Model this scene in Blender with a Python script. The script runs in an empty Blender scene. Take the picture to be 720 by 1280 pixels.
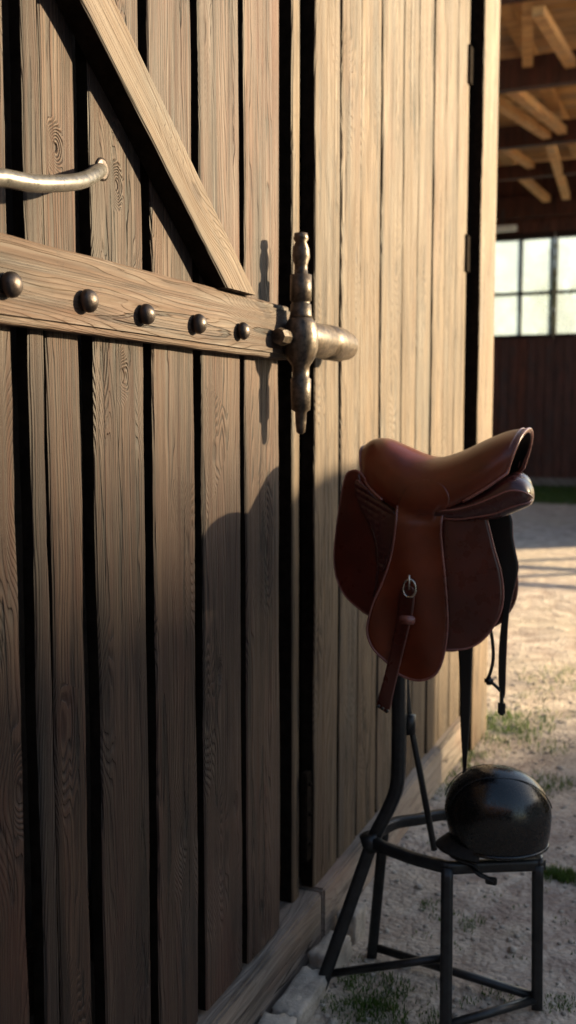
import bpy, bmesh, math, random
from mathutils import Vector, Matrix, noise
random.seed(7)
SC = bpy.context.scene
COL = SC.collection
R = math.radians

# ------------------------------------------------------------------ camera
CAMX, CAMZ = 1.155, 1.75
FPX, PITCH, YAW = 1250.0, R(5.5), R(22.9)
cd = bpy.data.cameras.new('camera')
cam = bpy.data.objects.new('camera', cd); COL.objects.link(cam)
cam.location = (CAMX, 0, CAMZ)
cam.rotation_euler = (math.pi/2 - PITCH, 0, YAW)
cd.sensor_fit = 'VERTICAL'; cd.sensor_height = 36.0
cd.lens = FPX/1280*36.0
cd.clip_start = 0.05; cd.clip_end = 900
cd.dof.use_dof = True; cd.dof.focus_distance = 2.12
cd.dof.aperture_fstop = 3.1
SC.camera = cam

# ------------------------------------------------------------------ light
SUN = Vector((1.0, 0.8, 0.33)).normalized()          # towards the sun
elev = math.asin(SUN.z); azim = math.atan2(SUN.x, SUN.y)
w = bpy.data.worlds.new('World'); SC.world = w; w.use_nodes = True
nt = w.node_tree; nt.nodes.clear()
sky = nt.nodes.new('ShaderNodeTexSky'); sky.sky_type = 'NISHITA'; sky.sun_disc = False
sky.sun_elevation = elev; sky.sun_rotation = azim
sky.air_density = 1.0; sky.dust_density = 1.5; sky.ozone_density = 1.0
bg = nt.nodes.new('ShaderNodeBackground'); bg.inputs['Strength'].default_value = 0.080
wo = nt.nodes.new('ShaderNodeOutputWorld')
nt.links.new(sky.outputs[0], bg.inputs[0]); nt.links.new(bg.outputs[0], wo.inputs[0])
sd = bpy.data.lights.new('sun', 'SUN'); sd.energy = 5.0; sd.angle = R(1.0); sd.color = (1.0, 0.775, 0.47)
so = bpy.data.objects.new('sun', sd); COL.objects.link(so)
so.rotation_euler = (-SUN).to_track_quat('-Z', 'Y').to_euler(); so.location = (20, 18, 20)
SC.view_settings.view_transform = 'Standard'; SC.view_settings.look = 'None'
SC.view_settings.exposure = 1.95; SC.view_settings.gamma = 1.0
try: SC.view_settings.use_curve_mapping = False
except Exception: pass

# ------------------------------------------------------------------ pixel -> place (photo 720 x 1280)
F_ = Vector((-math.sin(YAW)*math.cos(PITCH), math.cos(YAW)*math.cos(PITCH), -math.sin(PITCH)))
R_ = Vector((math.cos(YAW), math.sin(YAW), 0))
U_ = R_.cross(F_)
def ray(px, py): return F_ + R_*((px-360)/FPX) + U_*((640-py)/FPX)
def at_y(px, py, y):
    r = ray(px, py); t = y/r.y
    return Vector((CAMX, 0, CAMZ)) + r*t
def at_x(px, py, x):
    r = ray(px, py); t = (x-CAMX)/r.x
    return Vector((CAMX, 0, CAMZ)) + r*t

# ------------------------------------------------------------------ helpers
def tag(o, label=None, cat=None, group=None, kind=None):
    if label: o['label'] = label
    if cat: o['category'] = cat
    if group: o['group'] = group
    if kind: o['kind'] = kind
    return o
def empty(name, loc=(0,0,0)):
    o = bpy.data.objects.new(name, None); COL.objects.link(o); o.location = loc
    o.empty_display_size = .1
    return o
def obj(name, bm, mat, parent=None, smooth=False):
    bmesh.ops.recalc_face_normals(bm, faces=bm.faces[:])
    me = bpy.data.meshes.new(name); bm.to_mesh(me); bm.free()
    if mat: me.materials.append(mat)
    if smooth:
        for p in me.polygons: p.use_smooth = True
    o = bpy.data.objects.new(name, me); COL.objects.link(o)
    if parent:
        o.parent = parent
        o.matrix_parent_inverse = Matrix.Translation(-Vector(parent_origin(parent)))
    return o
def parent_origin(p):
    v = Vector((0,0,0))
    if p.type == 'EMPTY': v = Vector(p.location)      # meshes keep world coordinates
    return v
def box(bm, a, b, bev=0.0):
    a = Vector(a); b = Vector(b); c = (a+b)/2; s = b-a
    ret = bmesh.ops.create_cube(bm, size=1.0, matrix=Matrix.Translation(c) @ Matrix.Diagonal((s.x, s.y, s.z, 1)))
    if bev:
        es = set()
        for v in ret['verts']:
            for e in v.link_edges: es.add(e)
        bmesh.ops.bevel(bm, geom=list(es), offset=bev, segments=2, affect='EDGES', clamp_overlap=True)
def beam(bm, p, q, wdt, hgt, up=(0,0,1)):
    p = Vector(p); q = Vector(q); d = (q-p); L = d.length; d.normalize()
    s = d.cross(Vector(up)).normalized(); u = s.cross(d)
    vs = []
    for e in (p, q):
        for a, b in ((-1,-1),(1,-1),(1,1),(-1,1)):
            vs.append(bm.verts.new(e + s*(a*wdt/2) + u*(b*hgt/2)))
    for i in range(4):
        j = (i+1) % 4
        bm.faces.new((vs[i], vs[j], vs[4+j], vs[4+i]))
    bm.faces.new(vs[0:4]); bm.faces.new(vs[4:8])
def crspline(pts, n=8, closed=False):
    pts = [Vector(p) for p in pts]; out = []; N = len(pts)
    rng = range(N) if closed else range(N-1)
    for i in rng:
        p0 = pts[(i-1) % N] if (closed or i > 0) else pts[0]*2-pts[1]
        p1 = pts[i]; p2 = pts[(i+1) % N]
        p3 = pts[(i+2) % N] if (closed or i+2 < N) else pts[-1]*2-pts[-2]
        for k in range(n):
            t = k/n
            out.append(0.5*((2*p1)+(p2-p0)*t+(2*p0-5*p1+4*p2-p3)*t*t+(-p0+3*p1-3*p2+p3)*t**3))
    if not closed: out.append(pts[-1])
    return out
def tube(bm, pts, rad, n=10, closed=False, flat=1.0, ref=None, square=False):
    """swept tube; rad number or list; flat<1 squashes along the second axis"""
    pts = [Vector(p) for p in pts]; N = len(pts); rings = []
    prev = None
    for i, p in enumerate(pts):
        if closed: t = (pts[(i+1) % N]-pts[(i-1) % N])
        else: t = pts[min(i+1, N-1)]-pts[max(i-1, 0)]
        t.normalize()
        r0 = Vector(ref) if ref else (prev if prev else (Vector((0,0,1)) if abs(t.z) < .9 else Vector((1,0,0))))
        s = (r0 - t*r0.dot(t)).normalized(); b = t.cross(s); prev = s
        r = rad[i] if isinstance(rad, (list, tuple)) else rad
        ring = []
        for k in range(n):
            a = 2*math.pi*(k+.5)/n
            ca, sa = math.cos(a), math.sin(a)
            if square:
                m = max(abs(ca), abs(sa)); m = m**0.8
                ca, sa = ca/m, sa/m
            ring.append(bm.verts.new(p + s*(ca*r) + b*(sa*r*flat)))
        rings.append(ring)
    M = N if closed else N-1
    for i in range(M):
        A, B = rings[i], rings[(i+1) % N]
        for k in range(n):
            bm.faces.new((A[k], A[(k+1) % n], B[(k+1) % n], B[k]))
    if not closed:
        bm.faces.new(rings[0]); bm.faces.new(rings[-1])
def lathe(bm, prof, origin, axis, n=24, wob=0.0):
    """prof list of (distance along axis, radius)"""
    ax = Vector(axis).normalized(); o = Vector(origin)
    s = ax.orthogonal().normalized(); b = ax.cross(s); rings = []
    for d, r in prof:
        ring = []
        for k in range(n):
            a = 2*math.pi*k/n
            dirv = s*math.cos(a)+b*math.sin(a)
            q = 1 + wob*noise.noise((o+dirv*3+ax*d*25)*2.1)
            ring.append(bm.verts.new(o + ax*d + dirv*max(r*q, 1e-4)))
        rings.append(ring)
    for A, B in zip(rings, rings[1:]):
        for k in range(n):
            bm.faces.new((A[k], A[(k+1) % n], B[(k+1) % n], B[k]))
    bm.faces.new(rings[0]); bm.faces.new(rings[-1])

# ------------------------------------------------------------------ materials
class NT:
    def __init__(s, name):
        s.m = bpy.data.materials.new(name); s.m.use_nodes = True
        s.t = s.m.node_tree; s.b = s.t.nodes['Principled BSDF']
    def n(s, typ, **kw):
        x = s.t.nodes.new(typ)
        for k, v in kw.items(): setattr(x, k, v)
        return x
    def put(s, sock, v):
        if isinstance(v, (int, float)): sock.default_value = v
        elif isinstance(v, (tuple, list)): sock.default_value = tuple(v) if len(v) != 3 or sock.type == 'VECTOR' else (*v, 1)
        else: s.t.links.new(v, sock)
    def math(s, op, a, b=0.0, c=0.0, clamp=False):
        x = s.n('ShaderNodeMath', operation=op, use_clamp=clamp)
        s.put(x.inputs[0], a); s.put(x.inputs[1], b); s.put(x.inputs[2], c)
        return x.outputs[0]
    def comb(s, a, b, c):
        x = s.n('ShaderNodeCombineXYZ')
        for i, v in enumerate((a, b, c)): s.put(x.inputs[i], v)
        return x.outputs[0]
    def noise(s, vec, scale=5, detail=2, rough=.5, dist=0.0):
        x = s.n('ShaderNodeTexNoise'); s.put(x.inputs['Vector'], vec)
        x.inputs['Scale'].default_value = scale; x.inputs['Detail'].default_value = detail
        x.inputs['Roughness'].default_value = rough; x.inputs['Distortion'].default_value = dist
        return x.outputs[0]
    def ramp(s, v, a, b, lo=0.0, hi=1.0, smooth=True):
        x = s.n('ShaderNodeMapRange', interpolation_type='SMOOTHSTEP' if smooth else 'LINEAR')
        s.put(x.inputs[0], v)
        for i, q in enumerate((a, b, lo, hi)): s.put(x.inputs[i+1], q)
        return x.outputs[0]
    def mix(s, f, a, b, mode='MIX'):
        x = s.n('ShaderNodeMix', data_type='RGBA', blend_type=mode)
        s.put(x.inputs[0], f); s.put(x.inputs[6], a); s.put(x.inputs[7], b)
        return x.outputs[2]
    def bump(s, h, strength=.5, dist=.002, normal=None):
        x = s.n('ShaderNodeBump'); s.put(x.inputs['Height'], h)
        x.inputs['Strength'].default_value = strength; x.inputs['Distance'].default_value = dist
        if normal is not None: s.t.links.new(normal, x.inputs['Normal'])
        s.t.links.new(x.outputs[0], s.b.inputs['Normal'])
        return x.outputs[0]

def wood(name, across='Y', along='Z', dark=(.10,.062,.045), light=(.30,.215,.155), rings=120., knots=1.0,
         bumpd=.0028, contrast=1.0, rough=.72, redden=(.23,.125,.088), spots=()):
    g = NT(name)
    co = g.n('ShaderNodeTexCoord').outputs['Object']
    sp = g.n('ShaderNodeSeparateXYZ'); g.put(sp.inputs[0], co)
    ax = {'X': sp.outputs[0], 'Y': sp.outputs[1], 'Z': sp.outputs[2]}
    third = [k for k in 'XYZ' if k not in (across, along)][0]
    rnd = g.n('ShaderNodeNewGeometry').outputs['Random Per Island']
    A = g.math('ADD', g.math('ADD', ax[across], g.math('MULTIPLY', ax[third], .8)), g.math('MULTIPLY', rnd, 13.7))
    L = g.math('ADD', ax[along], g.math('MULTIPLY', rnd, 71.3))
    # slow wander and cathedral grain
    n1 = g.noise(g.comb(g.math('MULTIPLY', A, 5.0), g.math('MULTIPLY', L, .75), rnd), 1.0, 1.5, .45)
    n2 = g.noise(g.comb(g.math('MULTIPLY', A, 18.0), g.math('MULTIPLY', L, 4.0), rnd), 1.0, 2.0, .5)
    # knots
    vo = g.n('ShaderNodeTexVoronoi', voronoi_dimensions='2D', feature='F1')
    g.put(vo.inputs['Vector'], g.comb(g.math('MULTIPLY', A, 4.2), g.math('MULTIPLY', L, 1.7), 0.0))
    vo.inputs['Scale'].default_value = 1.0
    d = vo.outputs['Distance']
    keep = g.math('GREATER_THAN', vo.outputs['Color'], .42)
    kb = g.math('MULTIPLY', g.math('MULTIPLY', g.ramp(d, 0.0, .42, 1.0, 0.0), keep), knots)
    kc = g.math('MULTIPLY', g.math('MULTIPLY', g.ramp(g.math('ADD', d, g.math('MULTIPLY', n2, .04)), .045, .085, 1.0, 0.0), keep), knots)
    for (sy, sz, sr) in spots:                      # knots that sit at known places in the timber
        dy = g.math('MULTIPLY', g.math('SUBTRACT', ax[across], sy), 1/sr)
        dz = g.math('MULTIPLY', g.math('SUBTRACT', ax[along], sz), .62/sr)
        dd = g.math('SQRT', g.math('ADD', g.math('MULTIPLY', dy, dy), g.math('MULTIPLY', dz, dz)))
        dd = g.math('ADD', dd, g.math('MULTIPLY', g.math('SUBTRACT', n2, .5), .9))
        kb = g.math('MAXIMUM', kb, g.ramp(dd, 0.3, 5.2, 1.0, 0.0))
        kc = g.math('MAXIMUM', kc, g.ramp(dd, .75, 1.25, 1.0, 0.0))
    field = g.math('ADD', g.math('MULTIPLY', A, rings), g.math('MULTIPLY', n1, 19.0))
    field = g.math('ADD', field, g.math('MULTIPLY', n2, 1.9))
    n4 = g.noise(g.comb(g.math('MULTIPLY', A, 30.), g.math('MULTIPLY', L, .3), rnd), 1.0, 1, .5)
    field = g.math('ADD', field, g.math('MULTIPLY', n4, 6.0))
    field = g.math('ADD', field, g.math('MULTIPLY', kb, 7.0))
    fr = g.math('FRACT', field)
    # latewood line: slow rise, sharp fall
    ln = g.math('MULTIPLY', g.ramp(fr, .25, .82, 0, 1), g.ramp(fr, .90, 1.0, 1, 0))
    fib = g.noise(g.comb(g.math('MULTIPLY', A, 420.), g.math('MULTIPLY', L, 9.0), rnd), 1.0, 3, .6)
    fib2 = g.noise(g.comb(g.math('MULTIPLY', A, 90.), g.math('MULTIPLY', L, 2.2), rnd), 1.0, 3, .6)
    pat = g.noise(g.comb(g.math('MULTIPLY', A, 7.), g.math('MULTIPLY', L, 1.6), g.math('MULTIPLY', rnd, 9.)), 1.0, 4, .62)
    speck = g.noise(co, 38, 4, .7)
    # drying cracks: thin, long
    cr = g.noise(g.comb(g.math('MULTIPLY', A, 16.), g.math('MULTIPLY', L, .9), g.math('MULTIPLY', rnd, 31.)), 1.0, 2.5, .5)
    crk = g.ramp(g.math('ABSOLUTE', g.math('SUBTRACT', cr, .36)), .005, .016, 1.0, 0.0)
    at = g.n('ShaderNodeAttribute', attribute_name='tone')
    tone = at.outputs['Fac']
    c = g.mix(g.ramp(pat, .3, .72), g.mix(.5, dark, light), light)
    c = g.mix(g.ramp(fib2, .35, .7, 0, .55), c, redden)
    lnm = g.math('MULTIPLY', ln, g.ramp(g.noise(g.comb(g.math('MULTIPLY', A, 12.), g.math('MULTIPLY', L, 2.), rnd), 1.0, 3, .6), .3, .65, .25, 1.0))
    c = g.mix(g.math('MULTIPLY', lnm, .62*contrast), c, dark)
    c = g.mix(g.ramp(fib, .45, .75, 0, .35), c, dark)
    c = g.mix(g.ramp(speck, .58, .75, 0, .45), c, (dark[0]*.7, dark[1]*.7, dark[2]*.7))
    c = g.mix(g.math('MULTIPLY', kc, .85), c, (.035, .02, .014))
    c = g.mix(g.math('MULTIPLY', crk, .9), c, (.012, .008, .006))
    c = g.mix(1.0, c, g.n('ShaderNodeCombineColor').outputs[0], 'MIX') if False else c
    stn_ = g.noise(g.comb(g.math('MULTIPLY', A, 22.), g.math('MULTIPLY', L, 1.1), g.math('MULTIPLY', rnd, 17.)), 1.0, 5, .68)
    c = g.mix(g.ramp(stn_, .50, .66, 0, .72), c, (dark[0]*.55, dark[1]*.55, dark[2]*.55))
    c = g.mix(g.ramp(stn_, .44, .28, 0, .40), c, (min(1,light[0]*1.3), min(1,light[1]*1.28), min(1,light[2]*1.25)))
    gp_ = g.noise(g.comb(g.math('MULTIPLY', A, 3.5), g.math('MULTIPLY', L, 1.3), g.math('MULTIPLY', rnd, 43.)), 1.0, 4, .6)
    gm = (light[0]+light[1]+light[2])/3*.62
    c = g.mix(g.ramp(gp_, .54, .70, 0, .42), c, (gm, gm*.96, gm*.88))
    c = g.mix(g.ramp(gp_, .46, .30, 0, .45), c, (redden[0]*1.15, redden[1]*.95, redden[2]*.85))
    hv = g.n('ShaderNodeHueSaturation'); g.put(hv.inputs['Color'], c)
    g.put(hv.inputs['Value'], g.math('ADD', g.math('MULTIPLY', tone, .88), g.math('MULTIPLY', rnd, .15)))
    g.put(hv.inputs['Saturation'], g.math('ADD', .88, g.math('MULTIPLY', rnd, .2)))
    g.put(g.b.inputs['Base Color'], hv.outputs[0])
    g.put(g.b.inputs['Roughness'], g.ramp(fib2, .2, .8, rough-.12, rough+.12))
    g.b.inputs['Specular IOR Level'].default_value = .35
    h = g.math('ADD', g.math('MULTIPLY', ln, -.55*contrast), g.math('MULTIPLY', fib2, .55))
    h = g.math('ADD', h, g.math('MULTIPLY', fib, .25))
    h = g.math('SUBTRACT', h, g.math('MULTIPLY', crk, 1.6))
    h = g.math('ADD', h, g.math('MULTIPLY', kc, -.8))
    g.bump(h, .85, bumpd)
    return g.m

def simple(name, col, rough=.5, metal=0.0, bumps=None, var=.25, vscale=20, coat=0.0, spec=.5):
    g = NT(name); co = g.n('ShaderNodeTexCoord').outputs['Object']
    n = g.noise(co, vscale, 5, .65)
    lo = tuple(c*(1-var) for c in col); hi = tuple(min(1, c*(1+var)) for c in col)
    g.put(g.b.inputs['Base Color'], g.mix(g.ramp(n, .3, .7), lo, hi))
    n2 = g.noise(co, vscale*2.3, 4, .6)
    g.put(g.b.inputs['Roughness'], g.ramp(n2, .3, .7, max(rough-.1, .02), min(rough+.1, 1)))
    g.b.inputs['Metallic'].default_value = metal
    g.b.inputs['Coat Weight'].default_value = coat; g.b.inputs['Coat Roughness'].default_value = .25
    g.b.inputs['Specular IOR Level'].default_value = spec
    if bumps: g.bump(g.noise(co, bumps[0], 6, .65), bumps[1], bumps[2])
    return g.m

DOORK = [(at_x(px, py, 0).y, at_x(px, py, 0).z, k) for px, py, k in ((68,184,.007),(143,232,.007),(224,1048,.020),(184,806,.012),(20,992,.014),(292,1005,.006),(312,1215,.014),(150,470,.008),(268,560,.007),(272,840,.006))]
M_door = wood('weathered_door_wood', dark=(.009,.0045,.003), light=(.080,.049,.033), redden=(.060,.023,.0145), rings=125, knots=1.25, contrast=1.45, bumpd=.006, spots=DOORK)
M_wall = wood('weathered_wall_wood', dark=(.026,.016,.010), light=(.140,.098,.060), rings=85, knots=1.0, contrast=1.3, redden=(.088,.055,.034), bumpd=.004)
M_rail = wood('rail_wood', across='Z', along='Y', dark=(.017,.010,.0065), light=(.098,.064,.042), rings=150, knots=1.1, bumpd=.0035, contrast=.8, redden=(.078,.044,.030))
M_brace = wood('brace_wood', across='X', along='Z', dark=(.15,.10,.07), light=(.36,.27,.19), rings=110, knots=.6, bumpd=.0018)
M_sill = wood('sill_wood', across='Z', along='Y', dark=(.11,.085,.07), light=(.36,.31,.26), rings=60, knots=.4, contrast=.7, redden=(.28,.22,.18))
M_roofw = wood('roof_wood', across='Y', along='X', dark=(.42,.20,.06), light=(.80,.48,.18), rings=14, knots=0, contrast=.5, redden=(.55,.27,.09), bumpd=.004)
M_farw = wood('far_wall_wood', across='X', along='Z', dark=(.035,.014,.008), light=(.15,.055,.032), rings=10, knots=0, contrast=.5, redden=(.14,.04,.024), bumpd=.004)
M_shade_iron = simple('edge_shade_and_iron', (.011,.008,.006), .95, 0, (60,.6,.003), .4, 30, 0, .03)  # near-black: shade painted onto board sides; also the hinge iron
M_dark = simple('dark_interior_wood', (.016,.012,.010), .95)

def leather(name, col, rough=.42, coat=.12, grain=.5):
    g = NT(name); co = g.n('ShaderNodeTexCoord').outputs['Object']
    n = g.noise(co, 7, 4, .6); n3 = g.noise(co, 26, 3, .5)
    c = g.mix(g.ramp(n, .3, .7), tuple(q*.72 for q in col), tuple(q*1.25 for q in col))
    c = g.mix(g.ramp(n3, .5, .8, 0, .10), c, tuple(q*.6 for q in col))
    g.put(g.b.inputs['Base Color'], c)
    g.put(g.b.inputs['Roughness'], g.ramp(n3, .3, .7, rough-.03, rough+.06))
    g.b.inputs['Coat Weight'].default_value = coat; g.b.inputs['Coat Roughness'].default_value = .3
    h = g.math('ADD', g.math('MULTIPLY', g.noise(co, 160, 2, .5), .5), g.math('MULTIPLY', g.noise(co, 22, 3, .5), .9))
    g.bump(h, grain*.6, .001)
    return g.m
M_seat = leather('tan_brown_leather', (.115,.019,.005), .31, .12)
M_knee = leather('knee_flap_leather', (.078,.0125,.006), .30, .15)
M_skirt = leather('skirt_leather', (.115,.019,.005), .31, .12)
M_flap = leather('red_brown_leather', (.058,.0095,.005), .28, .15)
M_panel = leather('oxblood_leather', (.046,.010,.009), .28, .25)
M_edge = leather('edge_leather', (.20,.070,.055), .28, .3, .2)
M_black = leather('shaded_flap_leather', (.008,.007,.006), .5, .1)
M_iron = simple('black_painted_steel', (.014,.015,.016), .42, .2, (90, .35, .0008), .4, 30, .1)
M_bolt = simple('forged_iron', (.050,.040,.036), .42, .75, (55, .6, .002), .45, 40)
M_latch = simple('worn_latch_metal', (.070,.052,.037), .42, .45, (70, .7, .0012), .6, 55)
M_brass = simple('brushed_grip_metal', (.14,.132,.12), .34, .6, (60, .3, .001), .2, 25)
M_buckle = simple('buckle_steel', (.50,.48,.42), .28, 1.0)
M_shell = simple('glossy_black_shell', (.0015,.002,.0025), .25, 0, (130, .05, .0003), .3, 60, .0, .6)
M_strap = simple('helmet_webbing', (.008,.007,.006), .7)
M_stone = simple('pale_stone', (.36,.32,.27), .9, 0, (22, .9, .012), .35, 9)
M_plaster = simple('distant_render', (.42,.36,.28), .9, 0, (3, .5, .02), .15, 1)
M_tile = simple('roof_tile', (.18,.08,.05), .85, 0, (2, .5, .05), .3, 2)
M_shadow_stack = simple('shadow_stack_straw', (.42,.31,.13), .9, 0, (60, 1, .03), .4, 12)
M_bark = simple('bark', (.10,.075,.055), .9, 0, (20, .8, .02), .35, 8)
M_lampw = simple('lamp_housing_white', (.75,.74,.66), .5)

def leafmat(name, a, b):
    g = NT(name)
    rnd = g.n('ShaderNodeNewGeometry').outputs['Random Per Island']
    c = g.mix(rnd, a, b); g.put(g.b.inputs['Base Color'], c); g.b.inputs['Roughness'].default_value = .6
    tr = g.n('ShaderNodeBsdfTranslucent'); g.put(tr.inputs['Color'], c)
    mx = g.n('ShaderNodeMixShader'); mx.inputs[0].default_value = .45
    out = g.t.nodes['Material Output']
    g.t.links.new(g.b.outputs[0], mx.inputs[1]); g.t.links.new(tr.outputs[0], mx.inputs[2]); g.t.links.new(mx.outputs[0], out.inputs[0])
    return g.m
M_grass = leafmat('grass_blades', (.035,.075,.012), (.10,.17,.03))
M_leaf = leafmat('tree_leaves', (.04,.08,.02), (.12,.20,.06))

def glassmat():
    g = NT('dusty_glass')
    co = g.n('ShaderNodeTexCoord').outputs['Object']
    tl = g.n('ShaderNodeBsdfTranslucent'); tl.inputs[0].default_value = (.36,.43,.50,1)
    tp = g.n('ShaderNodeBsdfTransparent'); tp.inputs[0].default_value = (.92,.95,.90,1)
    mx = g.n('ShaderNodeMixShader'); g.put(mx.inputs[0], g.ramp(g.noise(co, .9, 3, .6), .35, .65, .40, .80))
    out = g.t.nodes['Material Output']
    g.t.links.new(tl.outputs[0], mx.inputs[2]); g.t.links.new(tp.outputs[0], mx.inputs[1]); g.t.links.new(mx.outputs[0], out.inputs[0])
    return g.m
M_glass = glassmat()

def groundmat():
    g = NT('trodden_earth')
    co = g.n('ShaderNodeTexCoord').outputs['Object']
    n1 = g.noise(co, .55, 4, .6); n2 = g.noise(co, 5.5, 6, .65, .4); n3 = g.noise(co, 34, 6, .7)
    vo = g.n('ShaderNodeTexVoronoi', feature='DISTANCE_TO_EDGE'); g.put(vo.inputs['Vector'], co); vo.inputs['Scale'].default_value = 9
    vo2 = g.n('ShaderNodeTexVoronoi'); g.put(vo2.inputs['Vector'], co); vo2.inputs['Scale'].default_value = 46
    c = g.mix(g.ramp(n2, .35, .68), (.32,.245,.205), (.62,.53,.44))
    c = g.mix(g.ramp(n1, .35, .7, 0, .6), c, (.46,.39,.29))
    c = g.mix(g.ramp(n3, .52, .72, 0, .6), c, (.15,.11,.09))
    c = g.mix(g.ramp(vo2.outputs['Distance'], .05, .28, .45, 0), c, (.46,.40,.34))
    # mossy film in patches
    mo = g.noise(co, 1.7, 5, .7)
    c = g.mix(g.ramp(mo, .60, .72, 0, .55), c, (.07,.085,.03))
    g.put(g.b.inputs['Base Color'], c); g.b.inputs['Roughness'].default_value = .92
    h = g.math('ADD', g.math('MULTIPLY', n2, 2.4), g.math('MULTIPLY', n3, .8))
    h = g.math('ADD', h, g.math('MULTIPLY', vo2.outputs['Distance'], -.5))
    h = g.math('ADD', h, g.math('MULTIPLY', g.ramp(vo.outputs['Distance'], 0, .09), .10))
    g.bump(h, .9, .022)
    return g.m
M_ground = groundmat()

# ------------------------------------------------------------------ ground
def coords(lo, hi, near_lo, near_hi, step):
    out = []; v = near_lo
    while v < near_hi: out.append(v); v += step
    out.append(near_hi)
    a = near_lo; s = step
    left = []
    while a > lo: s *= 1.5; a -= s; left.append(max(a, lo))
    a = near_hi; s = step; right = []
    while a < hi: s *= 1.5; a += s; right.append(min(a, hi))
    return left[::-1] + out + right
def gh(x, y):
    if x < .02 and y < 5.5: return 0.0
    return .016*noise.noise(Vector((x*2.6, y*2.6, 0))) + .008*noise.noise(Vector((x*9, y*9, 3.3))) - .004
bm = bmesh.new()
xs = coords(-400, 400, -2.2, 2.6, .045); ys = coords(-400, 400, 1.6, 8.5, .06)
grid = [[bm.verts.new((x, y, gh(x, y) if -3 < x < 3.4 and 1 < y < 9.5 else 0)) for y in ys] for x in xs]
for i in range(len(xs)-1):
    for j in range(len(ys)-1):
        bm.faces.new((grid[i][j], grid[i+1][j], grid[i+1][j+1], grid[i][j+1]))
tag(obj('ground', bm, M_ground, smooth=True), kind='structure')

# ------------------------------------------------------------------ planks
def plank(bm, tl, y0, y1, z0, z1, x0, x1, tone, seg=44, jit=.0028, seed=0, sides='front'):
    """vertical board, front face at x1, slightly uneven edges"""
    rings = []
    ch = .004
    for k in range(seg+1):
        z = z0 + (z1-z0)*k/seg
        a = jit*(noise.noise(Vector((seed*7.1, z*3.1, 0)))*1.5 + .5*noise.noise(Vector((seed*3.1, z*13., 5))))
        b = jit*(noise.noise(Vector((seed*5.3, z*2.7, 9)))*1.5 + .5*noise.noise(Vector((seed*2.1, z*15., 7))))
        wv = .0025*noise.noise(Vector((seed, z*1.3, 2)))
        ya, yb = y0+a, y1+b
        m = (ya+yb)/2
        prof = [(x0, ya), (x1-ch+wv, ya), (x1+wv, ya+ch), (x1+wv+.0012, (ya+m)/2), (x1+wv+.0016, m), (x1+wv+.0012, (yb+m)/2), (x1+wv, yb-ch), (x1-ch+wv, yb), (x0, yb)]
        rings.append([bm.verts.new((px, py, z)) for px, py in prof])
    n = len(rings[0]); fs = []
    for A, B in zip(rings, rings[1:]):
        for i in range(n):
            fs.append(bm.faces.new((A[i], A[(i+1) % n], B[(i+1) % n], B[i])))
    fs.append(bm.faces.new(rings[0])); fs.append(bm.faces.new(rings[-1]))
    for f in fs: f[tl] = tone
    for j, f in enumerate(fs[:-2]):
        if j % n in (0, n-2, n-1): f.material_index = 1  # side and back faces get the painted gap shade
def board_obj(name, boards, mat, parent, x0, x1, z0, z1, seg=44, jit=.0028):
    bm = bmesh.new(); tl = bm.faces.layers.float.new('tone')
    for i, (a, b, t) in enumerate(boards):
        plank(bm, tl, a, b, z0, z1, x0, x1 + .002*math.sin(i*2.3), t, seg, jit, seed=i*3.7+len(boards))
    o = obj(name, bm, mat, parent); o.data.materials.append(M_shade_iron)
    return o
def toned(o, t):
    a = o.data.attributes.new('tone', 'FLOAT', 'FACE')
    for d in a.data: d.value = t
    return o

# barn wall (fixed part) : far side of the door up to the corner
wall_t = empty('barn_wall', (0, 4.0, 0))
tag(wall_t, 'weathered wall of narrow upright boards behind the saddle, reaching to the bright corner post', 'wall')
ed = [2.952, 3.188, 3.392, 3.629, 3.908, 4.128, 4.371, 4.582, 4.80, 5.035]
tn = [.80, .90, 1.0, 1.02, .86, .98, 1.0, .82, .98]
board_obj('board_cladding', [(ed[i], ed[i+1]-(.015 if i not in (5,) else .022), tn[i]) for i in range(9)], M_wall, wall_t, -.045, 0, .20, 5.4, 46, .004)
# narrow boards split visually by battens of the same timber
bm = bmesh.new(); tl = bm.faces.layers.float.new('tone')
box(bm, (-.16, 5.03, 0), (-.105, 5.30, 5.4))
obj('recessed_board', bm, M_dark, wall_t)
bm = bmesh.new()
for z in (.9, 2.55, 3.45): box(bm, (-.05, 4.975, z-.09), (.012, 5.066, z+.09), .004)
obj('hinge_plate', bm, M_shade_iron, wall_t)
bm = bmesh.new(); tl = bm.faces.layers.float.new('tone')
plank(bm, tl, 5.068, 5.432, 0.0, 5.4, -.10, .06, 1.45, 30, .004, seed=41)
cpo = obj('corner_post', bm, M_wall, wall_t); cpo.data.materials.append(M_shade_iron)
o = None
bm = bmesh.new(); tl = bm.faces.layers.float.new('tone')
box(bm, (-.08, 2.96, .0), (.035, 5.03, .195), .008)
for f in bm.faces: f[tl] = 1.0
obj('sill_beam', bm, M_sill, wall_t)
# door jamb between door and wall
bm = bmesh.new(); tl = bm.faces.layers.float.new('tone')
plank(bm, tl, 2.842, 2.898, .1, 5.4, -.12, -.030, .95, 30, seed=77)
jo = obj('door_jamb', bm, M_wall, wall_t); jo.data.materials.append(M_shade_iron)

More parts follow.
